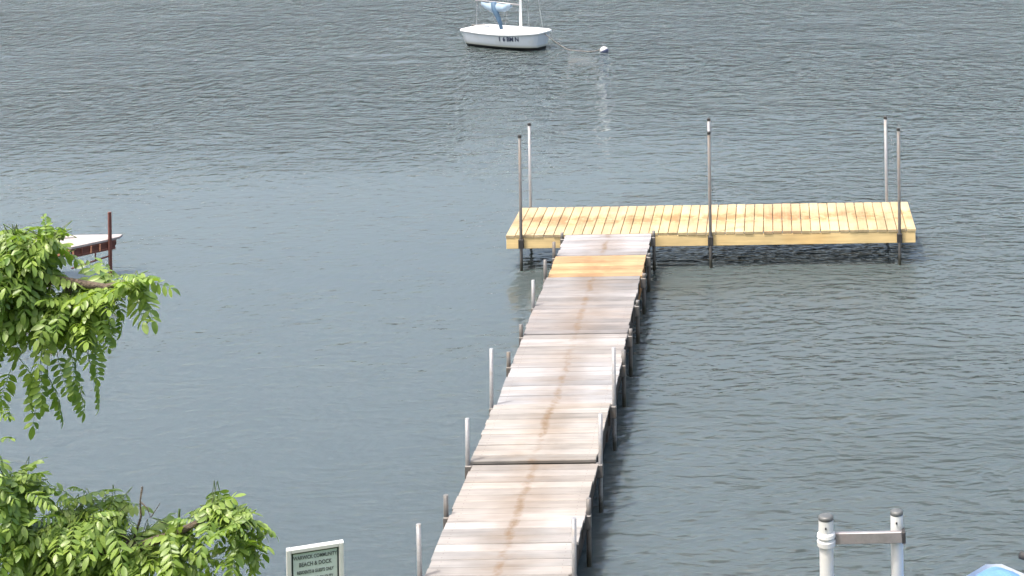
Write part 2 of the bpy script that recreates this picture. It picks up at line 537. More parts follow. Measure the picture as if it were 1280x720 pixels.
def pipe_post(parent, lx, ly, z0, z1, r, mat, side, capped=False, bracket=True, lean=0.0, bz=-0.09):
    """vertical pipe with rim, optional cap and a bracket that holds it to the frame; local coords of parent"""
    b = bmesh.new()
    tube(b, [(lx + lean * (z0 - 0.5), ly, z0), (lx, ly, 0.5 - BASE.z), (lx + lean * (z1 - 0.5), ly, z1)], r, 10)
    p = obj('post', b, mat, parent, smooth=False)
    for poly in p.data.polygons:
        poly.use_smooth = len(poly.vertices) == 4
    if capped:
        b = bmesh.new()
        cx = lx + lean * (z1 - 0.5)
        lathe(b, (cx, ly, z1), [(r * 1.2, -0.022), (r * 1.25, 0.008), (r * 1.0, 0.018), (r * 0.3, 0.020)], 10)
        obj('cap', b, M['iron'], p)
    if bracket:
        b = bmesh.new()
        box(b, (lx - side[0] * 0.012, ly - side[1] * 0.012, DECK + bz), (0.075 if side[0] == 0 else 0.07, 0.075 if side[1] == 0 else 0.07, 0.13), bevel=0.006)
        obj('bracket', b, M['iron'] if capped else M['darkpipe'], p)
    return p


for tops, sx in ((left_tops, -1), (right_tops, 1)):
    for y, zt in tops.items():
        x = (XL - 0.034) if sx < 0 else (XR + 0.034)
        lx, ly, _ = wl(x, y + random.uniform(-0.02, 0.02), 0)
        tall = zt > 0.78
        pipe_post(walk, lx, ly, ground_z(x, y) - 0.15, zt, 0.021 if tall else 0.023, M['galv'] if tall else M['darkpipe'], (sx, 0),
                  bracket=True, lean=random.uniform(-0.012, 0.018))

# ------------------------------------------------------------------ platform at the end
PX0, PX1, PY0, PY1 = -3.885, 1.985, 26.30, 27.86
plat = empty('dock_platform', ((PX0 + PX1) / 2, (PY0 + PY1) / 2, 0))
tag(plat, 'wide new yellow lumber platform across the end of the dock', 'dock')
PB = Vector(plat.location)
PW = PX1 - PX0; PD = PY1 - PY0
nb = 43
pitch = PW / nb
me = plank_mesh('plank', PD, pitch - 0.008, 0.036, M['new_wood'], 99)
for k in range(nb):
    v = random.uniform(0.93, 1.06) * 0.66
    c = (0.66 * v, 0.52 * v, 0.30 * v * random.uniform(0.94, 1.06))
    if 27 <= k <= 30: c = (0.67 * v, 0.48 * v, 0.275 * v)
    plank(me, plat, (-PW / 2 + (k + 0.5) * pitch, random.uniform(-0.006, 0.006), DECK - 0.018 + random.uniform(-0.002, 0.002)),
          R(90) + random.uniform(-0.003, 0.003), c, 0.006)
for nm, c, s in (('front_beam', (0, -PD / 2 + 0.024, DECK - 0.116), (PW - 0.02, 0.040, 0.155)),
                 ('rear_beam', (0, PD / 2 - 0.024, DECK - 0.116), (PW - 0.02, 0.040, 0.155)),
                 ('end_beam', (-PW / 2 + 0.03, 0, DECK - 0.116), (0.040, PD - 0.095, 0.150)),
                 ('end_beam', (PW / 2 - 0.03, 0, DECK - 0.116), (0.040, PD - 0.095, 0.150)),
                 ('middle_beam', (0, 0, DECK - 0.116), (PW - 0.12, 0.040, 0.150))):
    b = bmesh.new(); box(b, (0, 0, 0), s, bevel=0.004)
    q = obj(nm, b, M['frame_wood'], plat, c)
    q.color = (0.60, 0.45, 0.22, 1)
for x, y, zt, sy in ((-3.66, PY0 - 0.03, 1.925, -1), (-0.955, PY0 - 0.03, 1.93, -1), (1.745, PY0 - 0.03, 1.94, -1),
                     (-3.735, PY1 + 0.03, 1.76, 1), (-1.018, PY1 + 0.03, 1.79, 1), (1.666, PY1 + 0.03, 1.775, 1)):
    pipe_post(plat, x - PB.x, y - PB.y, -1.7, zt, 0.022, M['galv'] if sy > 0 else M['darkpipe'], (0, sy), capped=True, lean=random.uniform(-0.004, 0.006), bz=-0.115)


# ------------------------------------------------------------------ lettering
def text_mesh(name, s, size, mat, extrude=0.001, sx=1.0, bold=0.0):
    cu = bpy.data.curves.new(name, 'FONT')
    cu.body = s
    cu.size = size
    cu.align_x = 'CENTER'; cu.align_y = 'CENTER'
    cu.extrude = extrude
    cu.offset = bold
    cu.resolution_u = 3
    tmp = bpy.data.objects.new('tmp_text', cu)
    col.objects.link(tmp)
    dg = bpy.context.evaluated_depsgraph_get()
    me = bpy.data.meshes.new_from_object(tmp.evaluated_get(dg))
    bpy.data.objects.remove(tmp)
    bpy.data.curves.remove(cu)
    me.name = name
    for v in me.vertices: v.co.x *= sx
    me.materials.clear()
    me.materials.append(mat)
    return me


# ------------------------------------------------------------------ sailing dinghy
BOAT_RZ = R(-30)
boat = empty('sailing_dinghy', (-6.63, 45.85, 0), BOAT_RZ)
tag(boat, 'small white sailing dinghy with furled blue sail moored on the lake', 'sailboat')
LOA, BEAM = 2.26, 1.08
NS = 18


def half_beam(s):          # s 0 stern .. 1 bow
    a = 0.80 + 0.20 * math.sin(min(s / 0.55, 1) * math.pi / 2)
    if s > 0.5:
        k = (s - 0.5) / 0.5
        a *= math.sqrt(max(0.0, 1 - k ** 2.4 * 0.80))
    return a * BEAM / 2


def sheer(s): return 0.385 + 0.035 * (2 * s - 0.75) ** 2


bm = bmesh.new()
rings = []
for i in range(NS):
    s = i / (NS - 1)
    hb = half_beam(s); top = sheer(s)
    rake = 0.10 * (s ** 6) - 0.11 * (1 - s) ** 6
    prof = [(1.0, top, 1.0), (0.95, top * 0.55, 0.6), (0.88, 0.08, 0.25), (0.72, -0.02, 0.05), (0.35, -0.09, 0.0), (0.0, -0.11, 0.0)]
    pts = []
    for wfr, z, rk in prof:
        x = (s - 0.5) * (LOA - 0.22) + rake * rk
        y = -hb * wfr * (1 - 0.10 * (1 - rk) * s)
        pts.append(Vector((x, y, z)))
    full = pts + [Vector((p.x, -p.y, p.z)) for p in reversed(pts[:-1])]
    rings.append([bm.verts.new(p) for p in full])
for i in range(NS - 1):
    for k in range(len(rings[0]) - 1):
        bm.faces.new((rings[i][k], rings[i + 1][k], rings[i + 1][k + 1], rings[i][k + 1]))
bm.faces.new(rings[0]); bm.faces.new(list(reversed(rings[-1])))
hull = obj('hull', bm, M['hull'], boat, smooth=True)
for poly in hull.data.polygons:
    if len(poly.vertices) > 4: poly.use_smooth = False

# deck with a cockpit well
bm = bmesh.new()


def gun(s, inset, dz):
    rake = 0.10 * (s ** 6) - 0.11 * (1 - s) ** 6
    return (s - 0.5) * (LOA - 0.22) + rake, max(0.02, half_beam(s) - inset), sheer(s) + dz


edge, inner, floor = [], [], []
SS = [i / 24 for i in range(25)]
for s in SS:
    x, y, z = gun(s, 0.005, 0.012)
    edge.append((x, y, z))
cock = [s for s in SS if 0.12 <= s <= 0.60]
for sgn in (-1, 1):
    ev = [bm.verts.new((x, sgn * y, z)) for x, y, z in edge]
    cv = []
    for s, (x, y, z) in zip(SS, edge):
        camber = 0.045 * math.sin(math.pi * min(1, max(0, (s + 0.15) / 1.1)))
        yi = y * 0.60 if 0.12 <= s <= 0.60 else 0.0
        cv.append(bm.verts.new((x, sgn * yi, z + camber)))
    for i in range(len(SS) - 1):
        bm.faces.new((ev[i], ev[i + 1], cv[i + 1], cv[i]))
    well = [(i, bm.verts.new((cv[i].co.x, cv[i].co.y, 0.10))) for i, s in enumerate(SS) if 0.12 <= s <= 0.60]
    for (i, a), (j, b) in zip(well[:-1], well[1:]):
        bm.faces.new((cv[i], cv[j], b, a))
        z0 = bm.verts.new((a.co.x, 0, 0.10)); z1 = bm.verts.new((b.co.x, 0, 0.10))
        bm.faces.new((a, b, z1, z0))
    for (i, a) in (well[0], well[-1]):
        j = i - 1 if i == well[0][0] else i + 1
        top_c = bm.verts.new((cv[i].co.x, 0, cv[j].co.z)); bot_c = bm.verts.new((cv[i].co.x, 0, 0.10))
        bm.faces.new((cv[i], a, bot_c, top_c))
        bm.faces.new((cv[j], cv[i], top_c))
bmesh.ops.remove_doubles(bm, verts=bm.verts, dist=0.0005)
deck = obj('deck', bm, M['gel_top'], boat)
# rub rail
bm = bmesh.new()
rail_pts = []
for s in SS: x, y, z = gun(s, -0.012, 0.0); rail_pts.append((x, -y, z))
rev = [(x, -y, z) for x, y, z in reversed(rail_pts)]
rail_pts = rail_pts + rev + [rail_pts[0]]
tube(bm, rail_pts, 0.032, 8, cap=False)
obj('rub_rail', bm, M['gel_top'], boat, smooth=True)
# coaming, thwart, rudder head
bm = bmesh.new()
cp = []
for s in cock:
    x, y, z = gun(s, 0.005, 0.06); cp.append((x, -y * 0.60, z))
cp = cp + [(x, -y, z) for x, y, z in reversed(cp)] + [cp[0]]
tube(bm, cp, 0.022, 6, cap=False)
obj('coaming', bm, M['gel_top'], boat, smooth=True)
bm = bmesh.new(); box(bm, (-0.15, 0, 0.36), (0.2, 0.66, 0.03), bevel=0.005)
obj('thwart', bm, M['gel_top'], boat)
bm = bmesh.new()
box(bm, (-LOA / 2 + 0.01, 0, 0.26), (0.05, 0.04, 0.46), bevel=0.008)
box(bm, (-LOA / 2 - 0.05, 0, -0.05), (0.16, 0.025, 0.35), bevel=0.008)
tube(bm, [(-LOA / 2 + 0.01, 0, 0.47), (-0.75, 0.05, 0.50)], 0.014, 6)
obj('rudder', bm, M['darkpipe'], boat)
# mast, boom, furled sail in a blue cover
MX = 0.40
bm = bmesh.new()
tube(bm, [(MX, 0, 0.12), (MX, 0, 2.4), (MX, 0, 4.4)], [0.030, 0.028, 0.018], 10)
obj('mast', bm, M['gel_top'], boat, smooth=True)
bm = bmesh.new()
tube(bm, [(MX, 0, 1.06), (-1.02, 0.02, 1.10)], 0.022, 8)
boom = obj('boom', bm, M['galv'], boat, smooth=True)
bm = bmesh.new()
sp, sr = [], []
for i in range(13):
    k = i / 12
    sp.append((MX - 0.30 - 0.95 * k, 0.02 + 0.02 * math.sin(9 * k), 1.04 - 0.10 * math.sin(math.pi * k) + 0.02 * math.sin(21 * k)))
    sr.append(0.03 + 0.085 * math.sin(math.pi * min(1, k * 0.96 + 0.04)) ** 0.7)
tube(bm, sp, sr, 12)
for v in bm.verts:
    v.co += Vector((0, 1, 1)) * 0.03 * mnoise.noise(v.co * 7)
sail = obj('furled_sail', bm, M['sail_pale'], boat, smooth=True)
bm = bmesh.new()
pts = [(-0.42, -0.03, 1.08), (-0.36, -0.07, 0.92), (-0.26, -0.07, 0.74), (-0.20, -0.04, 0.58), (-0.18, -0.02, 0.43)]
tube(bm, pts, [0.075, 0.085, 0.065, 0.05, 0.035], 10)
for v in bm.verts: v.co += Vector((1, 1, 0)) * 0.025 * mnoise.noise(v.co * 9)
obj('cover_flap', bm, M['sail_blue'], boat, smooth=True)
for a, b_, nm in (((MX, 0, 4.3), (LOA / 2 - 0.04, 0, 0.47), 'forestay'), ((MX, 0, 3.6), (MX - 0.12, -0.50, 0.40), 'shroud'), ((MX, 0, 3.6), (MX - 0.12, 0.50, 0.40), 'shroud'),
                  ((-0.98, 0.02, 1.09), (-1.0, 0, 0.42), 'main_sheet')):
    bm = bmesh.new(); tube(bm, [a, b_], 0.004, 5); obj(nm, bm, M['galv'], boat)
# dark hull band at the waterline: antifouling, with shadow and dark reflection painted in
# registration characters on the bow quarter, both sides
for ch, xx in (('1', 0.14), ('6', 0.27), ('BM', 0.44), ('N', 0.62)):
    s = xx / (LOA - 0.22) + 0.5
    hb = half_beam(s); s2 = s + 0.02
    slope = (half_beam(s2) - hb) / (0.02 * (LOA - 0.22))
    me = text_mesh('registration_mark', ch, 0.15, M['navy'], 0.003, 0.95, 0.004)
    q = obj('registration_mark', me, None, boat)
    yy = -(hb * 0.968 * (1 - 0.10 * 0.25 * s)) - 0.002
    flare = math.atan2(hb * 0.05, sheer(s) * 0.45)
    q.matrix_local = Matrix.Translation((xx, yy - 0.006, sheer(s) * 0.70)) @ Matrix.Rotation(math.atan2(-slope, 1), 4, 'Z') @ Matrix.Rotation(R(90) + flare * 0.9, 4, 'X')

# mooring buoy and line
buoy = empty('mooring_buoy', (-4.15, 44.85, 0))
tag(buoy, 'small round white mooring buoy floating beside the dinghy', 'buoy')
b = bmesh.new()
tl = Matrix.Rotation(R(-24), 3, 'Y') @ Matrix.Rotation(R(-10), 3, 'X')
lathe(b, (0, 0, 0.03), [(0.03, -0.13)] + [(0.135 * math.sin(a), -0.135 * math.cos(a)) for a in [0.4 + 0.28 * k for k in range(9)]] + [(0.03, 0.135)], 18, tl)
buoy.scale = (0.8, 0.8, 0.8)
bu = obj('float', b, M['buoy_white'], buoy, smooth=True)
b = bmesh.new()
lathe(b, (0, 0, 0.03), [(0.02, -0.139)] + [(0.139 * math.sin(a), -0.139 * math.cos(a)) for a in [0.3 + 0.16 * k for k in range(10)]] + [(0.131, 0.022)], 18, tl)
obj('glint_dimming_shell', b, M['navy'], buoy, smooth=True)  # dark shell, added to dim the float's bright streak in the water
b = bmesh.new()
tube(b, [Vector((0.05, 0, 0.15)) + Vector((0.035 * math.cos(a), 0, 0.035 * math.sin(a))) for a in [k * math.pi / 5 for k in range(11)]], 0.008, 6)
obj('ring', b, M['iron'], buoy)
bow = Matrix.Translation(boat.location) @ Matrix.Rotation(BOAT_RZ, 4, 'Z') @ Vector((LOA / 2, 0, 0.40))
b = bmesh.new()
pts = []
end = Vector((-4.20, 44.86, 0.10))
for i in range(17):
    k = i / 16
    p = bow.lerp(end, k)
    p.z = bow.z * (1 - k) + 0.08 * k - 0.34 * math.sin(math.pi * k) * 0.8
    p.z = max(p.z, 0.008)
    p.y += 0.10 * math.sin(k * 6)* math.sin(math.pi*k)
    pts.append(p)
tube(b, pts, 0.011, 6)
o = obj('mooring_line', b, M['rope'])
tag(o, 'dark slack mooring line running from the dinghy bow to the buoy', 'rope')

# ------------------------------------------------------------------ neighbour's dock, red steel frame
nd = empty('neighbour_dock', (-9.9, 26.3, 0))
tag(nd, 'small grey topped dock with red brown steel frame behind the leaves', 'dock')
E0 = Vector((-9.925, 25.86, 0)); C0 = Vector((-9.463, 26.33, 0))
ux = (C0 - E0).normalized(); uy = Vector((-ux.y, ux.x, 0))
rotm = Matrix((ux, uy, Vector((0, 0, 1)))).transposed()
ndL = (C0 - E0).length; ndD = 1.55; ZT = 0.55


def nloc(a, b_, z): return E0 + ux * a + uy * b_ + Vector((0, 0, z)) - nd.location


nn = 5
NY0, NY1, NX0 = 25.86, 26.51, -10.95
for k in range(nn):
    v = random.uniform(0.92, 1.06)
    w = (NY1 - NY0) / nn
    ya, yb = NY0 + k * w + 0.003, NY0 + (k + 1) * w - 0.003
    xe = lambda y: E0.x + (min(y, 26.36) - E0.y) * ux.x / ux.y
    b = bmesh.new()
    lo = [b.verts.new(Vector((x, y, ZT - 0.03)) - nd.location) for x, y in ((NX0, ya), (xe(ya), ya), (xe(yb), yb), (NX0, yb))]
    hi = [b.verts.new(p.co + Vector((0, 0, 0.03))) for p in lo]
    b.faces.new(lo); b.faces.new(hi)
    for q in range(4): b.faces.new((lo[q], lo[(q + 1) % 4], hi[(q + 1) % 4], hi[q]))
    pl = obj('plank', b, M['frame_wood'], nd)
    pl.color = (0.33 * v, 0.30 * v, 0.295 * v, 1)
b = bmesh.new()
box(b, Vector(((NX0 + E0.x) / 2 - 0.012, NY0 + 0.02, ZT - 0.09)) - nd.location, (E0.x - NX0 - 0.03, 0.03, 0.11), bevel=0.003)
obj('front_rail', b, M['rust_orange'], nd)
b = bmesh.new()
box(b, Vector(((NX0 - 9.5) / 2, NY1 - 0.02, ZT - 0.09)) - nd.location, (-9.5 - NX0 - 0.04, 0.03, 0.11), bevel=0.003)
obj('rear_rail', b, M['redwood'], nd)
for nm, a, b_, la, lb, z, h, mt in (('side_rail', ndL / 2, 0.02, ndL - 0.006, 0.03, ZT - 0.045, 0.03, 'redwood'), ('side_rail', ndL / 2, 0.02, ndL - 0.006, 0.03, ZT - 0.145, 0.03, 'redwood'),
                                    ):
    b = bmesh.new(); box(b, (0, 0, 0), (la, lb, h), rotm, 0.003)
    obj(nm, b, M[mt], nd, nloc(a, b_, z))
b = bmesh.new(); box(b, (0, 0, 0), (ndL - 0.01, 0.008, 0.085), rotm)
obj('dark_panel', b, M['redwood'], nd, nloc(ndL / 2, 0.024, ZT - 0.095))
for k in range(5):
    b = bmesh.new(); box(b, (0, 0, 0), (0.018, 0.022, 0.10), rotm, 0.002)
    obj('web', b, M['rust_orange'] if k in (0, 2, 3) else M['redwood'], nd, nloc(0.03 + k * (ndL - 0.14) / 4, 0.004, ZT - 0.095))
b = bmesh.new(); tube(b, [nloc(0.0, 0.0, ZT - 0.30), nloc(ndL - 0.1, 0.0, ZT - 0.24)], 0.012, 6)
obj('brace', b, M['redwood'], nd)
b = bmesh.new(); tube(b, [nloc(0.35, 0.0, ZT - 0.16), nloc(0.35, 0.0, ZT - 0.265)], 0.010, 6)
obj('brace', b, M['redwood'], nd)
for a, b_, zt, mt in ((ndL - 0.10, -0.02, 0.94, 'redwood'), (-0.22, 0.22, 0.60, 'rust_orange')):
    b = bmesh.new()
    p0 = nloc(a, b_, -1.7); p1 = nloc(a, b_, zt)
    box(b, (p0 + p1) / 2, (0.042, 0.042, zt + 1.7), rotm, 0.004)
    obj('post', b, M[mt], nd)

# ------------------------------------------------------------------ sign on the bank
SGX, SGY = -2.755, 10.85
sg_rz = R(19)
SGZ = ground_z(SGX, SGY)
sign = empty('beach_sign', (SGX, SGY, SGZ), sg_rz)
tag(sign, 'white framed notice board with black lettering about the community beach', 'sign')
top = 2.805 - SGZ
SW, SH = 0.275, 0.27
for sx in (-1, 1):
    b = bmesh.new(); box(b, (sx * (SW / 2 + 0.0135), 0.0, (top - 0.0) / 2 - 0.1), (0.027, 0.045, top + 0.2), bevel=0.003)
    obj('post', b, M['white_paint'], sign)
for z in (top - 0.012, top - 0.012 - SH - 0.024):
    b = bmesh.new(); box(b, (0, 0, z), (SW - 0.001, 0.043, 0.024), bevel=0.003)
    obj('rail', b, M['white_paint'], sign)
b = bmesh.new(); box(b, (0, 0, top - 0.024 - SH / 2), (SW - 0.002, 0.006, SH - 0.002))
board = obj('board', b, M['sign_face'], sign)
b = bmesh.new()
fy = -0.0045
for c, s in (((0, fy, top - 0.030), (SW - 0.006, 0.003, 0.009)), ((0, fy, top - 0.024 - SH + 0.006), (SW - 0.006, 0.003, 0.009)),
             ((-SW / 2 + 0.007, fy, top - 0.024 - SH / 2), (0.008, 0.003, SH - 0.022)), ((SW / 2 - 0.007, fy, top - 0.024 - SH / 2), (0.008, 0.003, SH - 0.022))):
    box(b, c, s)
obj('border', b, M['ink'], board)
for s, zz, size, sx in (("WARWICK COMMUNITY", 0.058, 0.030, 0.74), ("BEACH & DOCK", 0.100, 0.034, 0.76), ("RESIDENTS & GUESTS ONLY", 0.145, 0.027, 0.62), ("NO LIFEGUARD ON DUTY", 0.188, 0.027, 0.63)):
    me = text_mesh('lettering', s, size, M['ink_grey'], 0.0006, sx, 0.0006)
    q = obj('lettering', me, None, board)
    q.matrix_local = Matrix.Translation((0, fy - 0.0005, top - 0.024 - zz + 0.02)) @ Matrix.Rotation(R(90), 4, 'X')

# ------------------------------------------------------------------ lift frame: white posts with a steel bar
lift = empty('boat_lift', (0.6, 13.6, 0))
tag(lift, 'pair of white capped posts joined by a grey steel bar', 'boat lift')
LB = Vector(lift.location)


def white_post(x, y, zt, r, collar):
    gz = ground_z(x, y) - 0.3
    b = bmesh.new()
    prof = [(r, gz), (r, zt - 0.115)]
    if collar:
        prof = [(r * 0.94, gz), (r * 0.94, zt - 0.205), (r * 1.22, zt - 0.20), (r * 1.26, zt - 0.165), (r * 1.05, zt - 0.152), (r * 1.05, zt - 0.148),
                (r * 1.26, zt - 0.135), (r * 1.2, zt - 0.112), (r * 1.0, zt - 0.10)]
    prof += [(r, zt - 0.012), (r * 0.97, zt - 0.006)]
    lathe(b, (x - LB.x, y - LB.y, 0), prof, 22)
    p = obj('post', b, M['white_paint'], lift)
    for poly in p.data.polygons: poly.use_smooth = len(poly.vertices) == 4 and not collar
    b = bmesh.new()
    lathe(b, (x - LB.x, y - LB.y, 0), [(r * 0.99, zt - 0.010), (r * 1.03, zt - 0.008), (r * 1.0, zt + 0.014), (r * 0.75, zt + 0.022), (r * 0.2, zt + 0.024)], 22)
    obj('cap', b, M['cap_grey'], p, smooth=True)
    b = bmesh.new()
    box(b, (x - LB.x - 0.004, y - LB.y - r - 0.001, zt - 0.055), (0.012, 0.012, 0.016), bevel=0.002)
    obj('bolt', b, M['iron'], p)
    return p


white_post(0.326, 13.60, 1.755, 0.055, True)
white_post(0.850, 13.62, 1.775, 0.046, False)
b = bmesh.new()
a = Vector((0.372, 13.63, 1.592)); c = Vector((0.885, 13.545, 1.632))
d = c - a
rm = Matrix((d.normalized(), Vector((0, 0, 1)).cross(d).normalized(), d.normalized().cross(Vector((0, 0, 1)).cross(d).normalized()))).transposed()
box(b, (a + c) / 2 - LB, (d.length, 0.036, 0.082), rm, 0.004)
obj('crossbar', b, M['rail_grey'], lift)
b = bmesh.new()
box(b, Vector((0.895, 13.572, 1.628)) - LB, (0.028, 0.09, 0.085), bevel=0.004)
obj('bracket', b, M['iron'], lift)
for x, y in ((2.75, 13.6), (2.75, 12.3), (0.6, 12.3)):
    white_post(x, y, 1.0, 0.045, False)
for y in (13.05, 13.8):
    b = bmesh.new(); box(b, Vector((1.70, y, 0.36)) - LB, (2.2, 0.07, 0.09), bevel=0.006)
    obj('cradle_beam', b, M['rail_grey'], lift)

# ------------------------------------------------------------------ covered boat beside the lift
cb = empty('covered_boat', (1.66, 13.42, 0.405))
tag(cb, 'boat under a bright blue tarp cover beside the white posts', 'boat')
bm = bmesh.new()
st = []
for i in range(13):
    s = i / 12
    hb = 0.62 * (1 - max(0, (s - 0.45) / 0.55) ** 2.2 * 0.9)
    y = -1.05 + 2.1 * s
    pts = [(-hb, y, 0.50 + 0.10 * s), (-hb * 0.95, y, 0.28), (-hb * 0.7, y, 0.06 + 0.2 * s ** 4), (0, y, 0.0 + 0.25 * s ** 4), (hb * 0.7, y, 0.06 + 0.2 * s ** 4), (hb * 0.95, y, 0.28), (hb, y, 0.50 + 0.10 * s)]
    st.append([bm.verts.new(p) for p in pts])
for i in range(12):
    for k in range(6):
        bm.faces.new((st[i][k], st[i][k + 1], st[i + 1][k + 1], st[i + 1][k]))
bm.faces.new(st[0]); bm.faces.new(list(reversed(st[-1])))
obj('hull', bm, M['white_paint'], cb, smooth=True)
bm = bmesh.new()
st = []
for i in range(19):
    s = i / 18
    hb = 0.66 * (1 - max(0, (s - 0.45) / 0.55) ** 2.2 * 0.88)
    y = -1.08 + 2.16 * s
    ridge = 0.80 - 0.10 * s - 0.14 * max(0, (s - 0.75) / 0.25) ** 2
    row = []
    for k in range(15):
        q = -1 + 2 * k / 14
        z = 0.46 + (ridge - 0.46) * (1 - abs(q) ** 2.0) + 0.022 * mnoise.noise(Vector((q * 3, y * 2.4, 0.3)))
        if k in (0, 14): z = 0.40
        row.append(bm.verts.new((hb * q, y, z)))
    st.append(row)
for i in range(18):
    for k in range(14):
        bm.faces.new((st[i][k], st[i][k + 1], st[i + 1][k + 1], st[i + 1][k]))
obj('tarp_cover', bm, M['tarp'], cb, smooth=True)
bm = bmesh.new()
tube(bm, [(0.25, 1.02, 0.48), (0.28, 0.99, 0.66), (0.20, 0.98, 0.70)], 0.03, 8)
obj('bow_handle', bm, M['rubber'], cb, smooth=True)

# ------------------------------------------------------------------ tree at the left
TX, TY = -5.3, 9.6
TZ = ground_z(TX, TY)
tree = empty('locust_tree', (TX, TY, TZ))
tag(tree, 'leafy green tree with drooping feathery leaves on the bank', 'tree')
TB = Vector(tree.location)


def P(px, py, dy=0.0):
    """crown layout measured in the plane of the tree: centimetre-like units, 242 to the metre"""
    x = -4.01 + px / 242.0
    z = 5.11 - (py - 270) / 242.0 + px / 242.0 * 0.0157
    return Vector((x, 9.5 + dy, z))


def make_frond(seed, length=0.29, pairs=7):
    rr = random.Random(seed)
    verts, faces, tint = [], [], []
    droop = rr.uniform(0.25, 0.75)
    side = rr.uniform(-0.25, 0.25)

    def rach(k):
        return Vector((length * k * (1 - 0.12 * droop * k), side * length * k * k * 0.5, -droop * length * 0.55 * k * k))
    # rachis: thin three-sided tube
    base = len(verts)
    for i in range(6):
        c = rach(i / 5)
        for k in range(3):
            a = 2 * math.pi * k / 3
            verts.append(c + Vector((0, math.cos(a), math.sin(a))) * 0.0022 * (1.2 - i / 6))
            tint.append(0.35)
    for i in range(5):
        for k in range(3):
            faces.append((base + i * 3 + k, base + i * 3 + (k + 1) % 3, base + i * 3 + 3 + (k + 1) % 3, base + i * 3 + 3 + k))

    def leaflet(p, d, up, L, W):
        d = d.normalized(); s = d.cross(up).normalized(); n = s.cross(d)
        b0 = len(verts)
        fold = rr.uniform(0.10, 0.35); curl = rr.uniform(0.0, 0.35)
        tv = rr.random()
        rows = ((0.0, 0.06), (0.25, 0.80), (0.55, 1.0), (0.82, 0.68), (1.0, 0.05))
        for t_, w in rows:
            c = p + d * (L * t_) - n * (curl * L * t_ * t_)
            h = W * 0.5 * w
            verts.extend((c + s * h + n * fold * h, c, c - s * h + n * fold * h)); tint.extend((tv, tv * 0.85, tv))
        for i in range(4):
            a = b0 + i * 3
            faces.extend(((a, a + 1, a + 4, a + 3), (a + 1, a + 2, a + 5, a + 4)))

    for i in range(pairs):
        k = 0.20 + 0.74 * i / (pairs - 1)
        p = rach(k); tang = (rach(min(1, k + 0.05)) - rach(k - 0.05)).normalized()
        for sg in (-1, 1):
            lat = Vector((0, sg, 0))
            d = (tang * rr.uniform(0.35, 0.7) + lat + Vector((0, 0, rr.uniform(-0.65, 0.0)))).normalized()
            up = (Vector((0, 0, 1)) + Vector((rr.uniform(-.35, .35), rr.uniform(-.35, .35), 0))).normalized()
            sc = 0.75 + 0.35 * math.sin(math.pi * (i + 0.8) / pairs)
            leaflet(p, d, up, 0.066 * sc * rr.uniform(0.9, 1.1), 0.029 * sc * rr.uniform(0.9, 1.1))
    leaflet(rach(0.98), (rach(1) - rach(0.9)), Vector((0, 0, 1)), 0.066, 0.03)
    return verts, faces, tint


FR = [make_frond(100 + i, random.uniform(0.25, 0.33), random.choice((6, 7, 7, 8))) for i in range(8)]


def frond_mesh(data, name):
    v, f, t = data
    me = bpy.data.meshes.new(name)
    me.from_pydata([tuple(x) for x in v], [], f)
    at = me.attributes.new('tint', 'FLOAT', 'POINT')
    at.data.foreach_set('value', t)
    me.polygons.foreach_set('use_smooth', [True] * len(me.polygons))
    me.materials.append(M['leaf'])
    return me


FM = [frond_mesh(d, 'leaf') for d in FR]


def orient(pos, direction, roll=0.0, scale=1.0):
    d = direction.normalized()
    up = Vector((0, 0, 1))
    if abs(d.dot(up)) > 0.95: up = Vector((0.3, -0.9, 0.2)).normalized()
    y = up.cross(d).normalized(); z = d.cross(y)
    rot = Matrix((d, y, z)).transposed() @ Matrix.Rotation(roll, 3, 'X')
    return Matrix.Translation(pos) @ rot.to_4x4() @ Matrix.Scale(scale, 4)


rt = random.Random(5)
# clusters: centre (px, py), radii, number of leaves, bough
clusters = [
    (10, 330, 40, 42, 34, 0), (40, 335, 32, 44, 32, 0), (88, 376, 32, 24, 20, 0), (130, 372, 28, 22, 16, 0), (55, 395, 48, 32, 26, 0), (5, 385, 30, 45, 16, 0), (105, 400, 36, 22, 13, 0),
    (165, 352, 14, 12, 5, 0), (58, 300, 14, 14, 8, 0), (15, 300, 30, 16, 14, 0),
    (12, 615, 34, 30, 24, 1), (25, 680, 46, 42, 42, 1), (85, 655, 36, 34, 28, 1), (132, 652, 26, 26, 20, 1), (100, 705, 60, 26, 36, 1), (165, 690, 26, 26, 18, 1),
    (212, 702, 38, 20, 18, 1), (218, 668, 24, 8, 7, 1), (256, 648, 22, 14, 11, 1), (290, 660, 22, 24, 15, 1), (298, 690, 14, 18, 6, 1),
]
leaves = []       # (matrix, variant)
twigs = [[], []]
for cx, cy, rx, ry, n, bough in clusters:
    c = P(cx, cy)
    for k in range(int(n * 1.45)):
        while True:
            q = Vector((rt.uniform(-1, 1), rt.uniform(-1, 1), rt.uniform(-1, 1)))
            if 0.12 < q.length < 1: break
        pos = P(cx + q.x * rx, cy - q.z * ry * 0.95, q.y * 0.20)
        out = Vector((q.x * 1.3, q.y * 0.9 - 0.3, q.z * 0.75 - 0.12)) + Vector((rt.uniform(-.5, .5), rt.uniform(-.6, .6), rt.uniform(-.35, .2)))
        out.z = min(out.z, 0.35)
        L = 0.24
        base = pos - out.normalized() * L * 0.6
        leaves.append((orient(base, out, rt.uniform(-0.5, 0.5), rt.uniform(0.72, 1.05)), rt.randrange(8)))
        mid = c.lerp(base, 0.5) + Vector((0, 0, 0.03))
        twigs[bough].append((c, mid, base))
